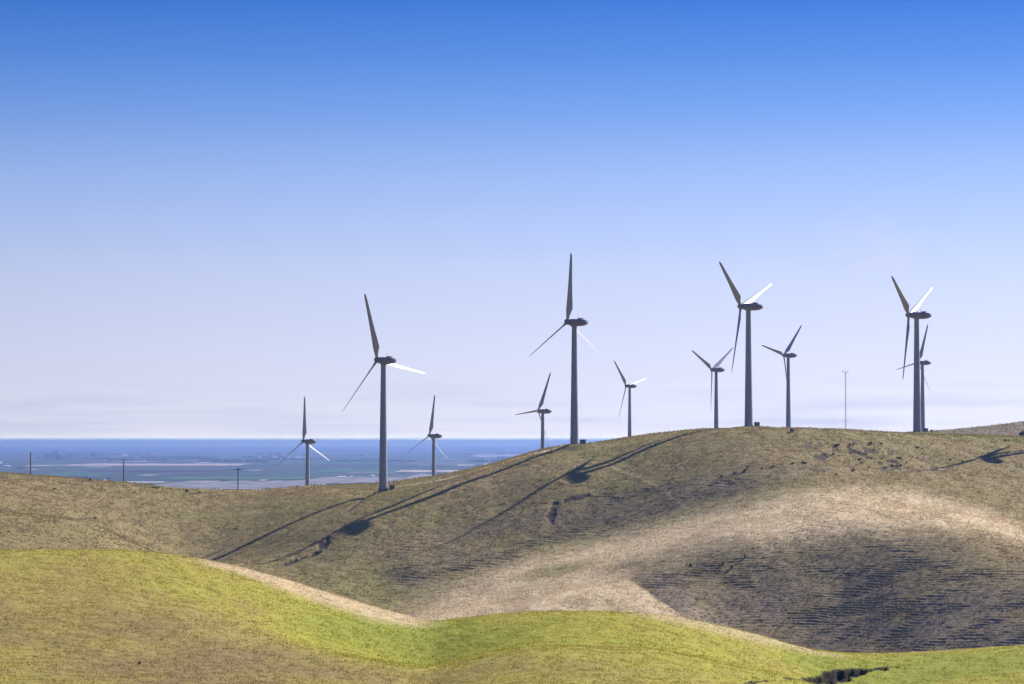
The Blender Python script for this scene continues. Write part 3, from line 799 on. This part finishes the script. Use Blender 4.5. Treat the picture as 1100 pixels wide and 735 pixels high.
# ------------------------------------------------------------------ the far plain: trees, farms, masts
m_leaf, t, b = principled('tree_leaf', (.05, .07, .03), .9, .1)
t.links.new(mix_rgb(t, noise(t, .4, 3, N(t, 'ShaderNodeTexCoord').outputs['Object']), (.012, .02, .010), (.03, .04, .018)), b.inputs['Base Color'])
def tree(px, py, wpx, hpx, label, kind='broadleaf_tree', group='trees on the hazy plain'):
    p = plain_at(px, py); s = p[1] / F
    W, Hh = wpx * s, hpx * s
    r = empty(kind, p, 0, label=label, cat='tree', group=group)
    tr = MB().tube((0, 0, -.5), (0, 0, Hh * .35), Hh * .035, Hh * .025, 8)
    for k in range(4):
        a = k * 1.6 + px
        tr.tube((0, 0, Hh * .3), (math.cos(a) * W * .25, math.sin(a) * W * .25, Hh * .62), Hh * .022, Hh * .008, 6)
    tr.build('trunk', m_wood, r)
    V, Fc = leaf_clump(np.random.default_rng(int(px * 10)), 700, W * .5, W * .4, Hh * .85, Hh * .05, lumps=9)
    V = [(v[0], v[1], v[2] + Hh * .14) for v in V]
    mesh_np('crown', V, Fc, m_leaf, r)
tree(356, 529, 13, 8.5, 'round hazy tree on the pale field just behind the hill, right of the leftmost turbine')
tree(92.5, 517.5, 7, 5.5, 'small hazy tree by the left skyline, left one of two beside a dark bush')
tree(117.5, 519, 7, 6.5, 'small hazy tree by the left skyline, right one of two beside a dark bush')
tree(100, 492, 9, 7, 'hazy tree standing alone on the plain above the long pale strip field')
for i, (px, py, w_, h_) in enumerate([(47, 491, 7, 5), (53, 494, 8, 6), (59, 492, 8, 8), (62, 495, 7, 6), (77, 491, 6, 5)]):
    tree(px, py, w_, h_, 'hazy tree in the loose grove on the plain right of the leftmost utility pole', group='grove right of the leftmost utility pole')
tree(299.5, 491, 5, 5, 'small hazy tree on the plain just left of the leftmost turbine')
for i, px in enumerate((506, 509.5, 513, 516.5)):
    tree(px, 497.5, 5, 4.6, 'hazy tree in the square grove on the plain below the small middle turbine', group='square grove on the plain')
for i, px in enumerate((536, 540, 543)):
    tree(px, 494, 4, 3.4, 'hazy tree in the short row on the plain close to the hill slope', group='short tree row on the plain')
tree(22, 505, 8, 6, 'hazy tree on the plain by the white barns at the left edge')

m_white, _, _ = principled('white_siding', (.85, .84, .82), .6, .3)
m_roof, _, _ = principled('metal_roof', (.80, .79, .80), .4, .4)
def barn(px, py, wpx, hpx, label):
    p = plain_at(px, py); s = p[1] / F
    W, Hh = wpx * s, hpx * s; D = max(10, W * .5)
    r = empty('farm_building', p, 0, label=label, cat='farm building', group='farm buildings on the hazy plain')
    MB().box(-W / 2, W / 2, -D / 2, D / 2, 0, Hh * .7).build('wall', m_white, r)
    mb = MB(); e = .3
    rg = [[(x, -D / 2 - e, Hh * .7 + .03), (x, D / 2 + e, Hh * .7 + .03), (x, D / 2 + e, Hh * .7 + .25), (x, 0, Hh), (x, -D / 2 - e, Hh * .7 + .25)] for x in (-W / 2 - e, W / 2 + e)]
    mb.rings(rg).build('roof', m_roof, r)
for a in [(0, 498.5, 4, 3.0, 'white barn cut by the left edge on the hazy plain'), (8, 501.8, 6, 1.8, 'low white barn on the plain between the left edge and the first pole'),
          (55, 481.5, 8, 1.2, 'long pale building on the plain above the loose grove'), (75, 482.3, 5.5, 1.4, 'white building on the plain above the right side of the loose grove'),
          (71, 474.5, 1.6, 1.6, 'tiny white building near the horizon above the loose grove'), (134, 490, 6, 1.6, 'pale building on the plain just above the top of the middle utility pole'),
          (367, 513.4, 8, 1.8, 'pale farm shed on the plain left of the tall turbine tower'), (377.5, 513.2, 2.4, 1.8, 'tiny white shed on the plain left of the tall turbine tower'),
          (400.5, 512.6, 3.6, 2.2, 'white shed on the plain touching the left side of the tall turbine tower'), (508, 474.8, 5, 1.2, 'small pale building near the horizon right of the small turbine in the left half'),
          (545.5, 484.2, 2.8, 1.6, 'tiny white building on the plain left of the half hidden small turbine'), (480.2, 493.2, 2.2, 2.4, 'white building on the plain by the tip of a pale turbine blade'), (492, 475, 4, .9, 'faint pale building close to the horizon in the middle of the plain')]: barn(*a)
for px, lab in ((390.2, 'slim white silo on the horizon, left one of a pair'), (393.6, 'slim white silo on the horizon, right one of a pair')):
    p = plain_at(px, 473.5); s = p[1] / F
    r = empty('silo', p, 0, label=lab, cat='silo', group='pair of white silos on the horizon')
    MB().tube((0, 0, 0), (0, 0, 4.2 * s), .75 * s, .7 * s, 14).build('shaft', m_white, r, True)
    MB().tube((0, 0, 4.2 * s), (0, 0, 4.7 * s), .7 * s, .2 * s, 14).build('cap', m_roof, r, True)
p = plain_at(357.3, 473); s = p[1] / F
r = empty('radio_mast', p, 0, label='thin dark radio mast on the horizon between the leftmost turbine and the tall one', cat='mast')
MB().tube((0, 0, 0), (0, 0, 6.5 * s), .32 * s, .2 * s, 8).build('shaft', m_steel, r)
MB().box(-.5 * s, .5 * s, -.5 * s, .5 * s, 3.0 * s, 3.25 * s).build('platform', m_steel, r)

# woods and tree rows nobody could count
ico = bmesh.new(); bmesh.ops.create_icosphere(ico, subdivisions=1, radius=1)
IV = np.array([v.co[:] for v in ico.verts]); ico.verts.index_update(); IF = np.array([[v.index for v in f.verts] for f in ico.faces]); ico.free()
rg = np.random.default_rng(3)
pts = []
for k in range(170):
    py = 470.9 + 26 * rg.random() ** 2.6
    px = rg.uniform(-60, 760); Ln = rg.uniform(8, 90)
    n = int(Ln * rg.uniform(.15, .7)) + 3
    for i in range(n):
        p = plain_at(px + rg.uniform(-.5, .5) * Ln, py + rg.normal(0, .12))
        pts.append((p, rg.uniform(9, 22), rg.uniform(4, 9)))
for i in range(2600):
    p = plain_at(rg.uniform(-60, 760), 470.4 + rg.random() ** 1.6 * 7); pts.append((p, rg.uniform(14, 60), rg.uniform(7, 16)))
V = np.concatenate([IV * (1 + rg.uniform(-.25, .25, (len(IV), 1))) * np.array([w_, w_, h_]) + np.array([p[0], p[1], p[2] + h_ * .55]) for p, w_, h_ in pts])
Fa = np.concatenate([IF + len(IV) * i for i in range(len(pts))])
set_tags(mesh_np('distant_woods', V, Fa, m_leaf), kind='stuff')

# ------------------------------------------------------------------ grass
def grass_material(name, dry, green, straw, dead, transl):
    m = bpy.data.materials.new(name); m.use_nodes = True
    t = m.node_tree; t.nodes.clear()
    rnd = attr(t, 'tint')
    c = mix_rgb(t, rnd, dry[0], dry[1])
    c = mix_rgb(t, math_node(t, 'MULTIPLY', attr(t, 'dead'), .8), c, mix_rgb(t, rnd, dead[0], dead[1]))
    lush = math_node(t, 'MULTIPLY_ADD', attr(t, 'green'), 1.3, True); lush.node.inputs[2].default_value = -1.2
    c = mix_rgb(t, math_node(t, 'MINIMUM', attr(t, 'green'), 1.0), c, mix_rgb(t, lush, mix_rgb(t, rnd, green[0], green[1]), mix_rgb(t, rnd, (.10, .13, .016), (.235, .25, .036))))
    c = mix_rgb(t, attr(t, 'straw'), c, mix_rgb(t, rnd, straw[0], straw[1]))
    d = N(t, 'ShaderNodeBsdfDiffuse'); tl = N(t, 'ShaderNodeBsdfTranslucent')
    t.links.new(c, d.inputs[0]); t.links.new(c, tl.inputs[0])
    mx_ = N(t, 'ShaderNodeMixShader'); mx_.inputs[0].default_value = transl
    t.links.new(d.outputs[0], mx_.inputs[1]); t.links.new(tl.outputs[0], mx_.inputs[2])
    ou = N(t, 'ShaderNodeOutputMaterial'); t.links.new(mx_.outputs[0], ou.inputs[0])
    return m
def grass(name, n, y0, y1, blades, h, wd, spread, mat, seed, pxr=(-250, 1350)):
    rg = np.random.default_rng(seed)
    y = np.sqrt(rg.uniform(y0 ** 2, y1 ** 2, n)); x = (rg.uniform(*pxr, n) - 550) / F * y
    z, gr, st, so, te, de = field(x, y)
    z = z + terraces(x, y, z, te)
    dens = .5 + .9 * fbm(x / h / 9, y / h / 14, 71, 3)
    keep = (so < .35) & (rg.random(n) < np.clip(dens + .25, .15, 1))
    x, y, z, gr, st, de = x[keep], y[keep], z[keep], gr[keep], st[keep], de[keep]
    n = len(x)
    tint = rg.random(n)
    B = blades
    xs, ys = (np.repeat(a, B) + rg.normal(0, spread, n * B) for a in (x, y))
    zs = np.repeat(z, B) - .03 * h
    ang = rg.uniform(0, 2 * np.pi, n * B)
    hh = h * rg.uniform(.4, 1.15, n * B) * np.repeat(.55 + .7 * rg.random(n) + 1.1 * (rg.random(n) > .96), B)
    ww = wd * rg.uniform(.6, 1.3, n * B)
    lx, ly = rg.normal(-.18, .28, n * B) * hh, rg.normal(-.05, .28, n * B) * hh
    ca, sa = np.cos(ang) * ww, np.sin(ang) * ww
    V = np.stack([np.stack([xs - ca, ys - sa, zs], -1), np.stack([xs + ca, ys + sa, zs], -1), np.stack([xs + lx, ys + ly, zs + hh], -1)], 1).reshape(-1, 3)
    Fa = np.arange(n * B * 3).reshape(-1, 3)
    rep = lambda a: np.repeat(a, B * 3)
    o = mesh_np(name, V, Fa, mat, attrs={'green': rep(np.clip(gr + .2 * (tint - .5), 0, 1.5)), 'straw': rep(st), 'dead': rep(de), 'tint': rep(tint)})
    set_tags(o, kind='stuff')
mg1 = grass_material('near_grass', ((.175, .133, .042), (.29, .228, .075)), ((.135, .142, .016), (.345, .285, .05)), ((.36, .27, .17), (.44, .35, .23)), ((.11, .078, .04), (.26, .185, .10)), .45)
mg2 = grass_material('hill_grass', ((.165, .118, .06), (.28, .212, .105)), ((.115, .12, .03), (.20, .19, .055)), ((.44, .345, .225), (.60, .48, .325)), ((.07, .054, .049), (.19, .147, .128)), .35)
grass('grass', 365000, 222, 385, 3, .14, .032, .09, mg1, 1)
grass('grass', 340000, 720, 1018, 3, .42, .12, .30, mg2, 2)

grass('grass', 90000, 1018, 1560, 3, .6, .24, .5, mg2, 3)

# ------------------------------------------------------------------ the air
hz = bpy.data.materials.new('haze_air'); hz.use_nodes = True
t = hz.node_tree; t.nodes.clear()
pv = N(t, 'ShaderNodeVolumePrincipled')
pv.inputs['Color'].default_value = (.19, .30, .62, 1)
pv.inputs['Density'].default_value = HAZE_D
pv.inputs['Anisotropy'].default_value = .35
ou = N(t, 'ShaderNodeOutputMaterial'); t.links.new(pv.outputs[0], ou.inputs['Volume'])
hb = MB().box(-PX1 - 200, PX1 + 200, PY0 - 200, PY1 + 200, -125, HAZE_TOP).build('haze', hz)
set_tags(hb, kind='stuff')
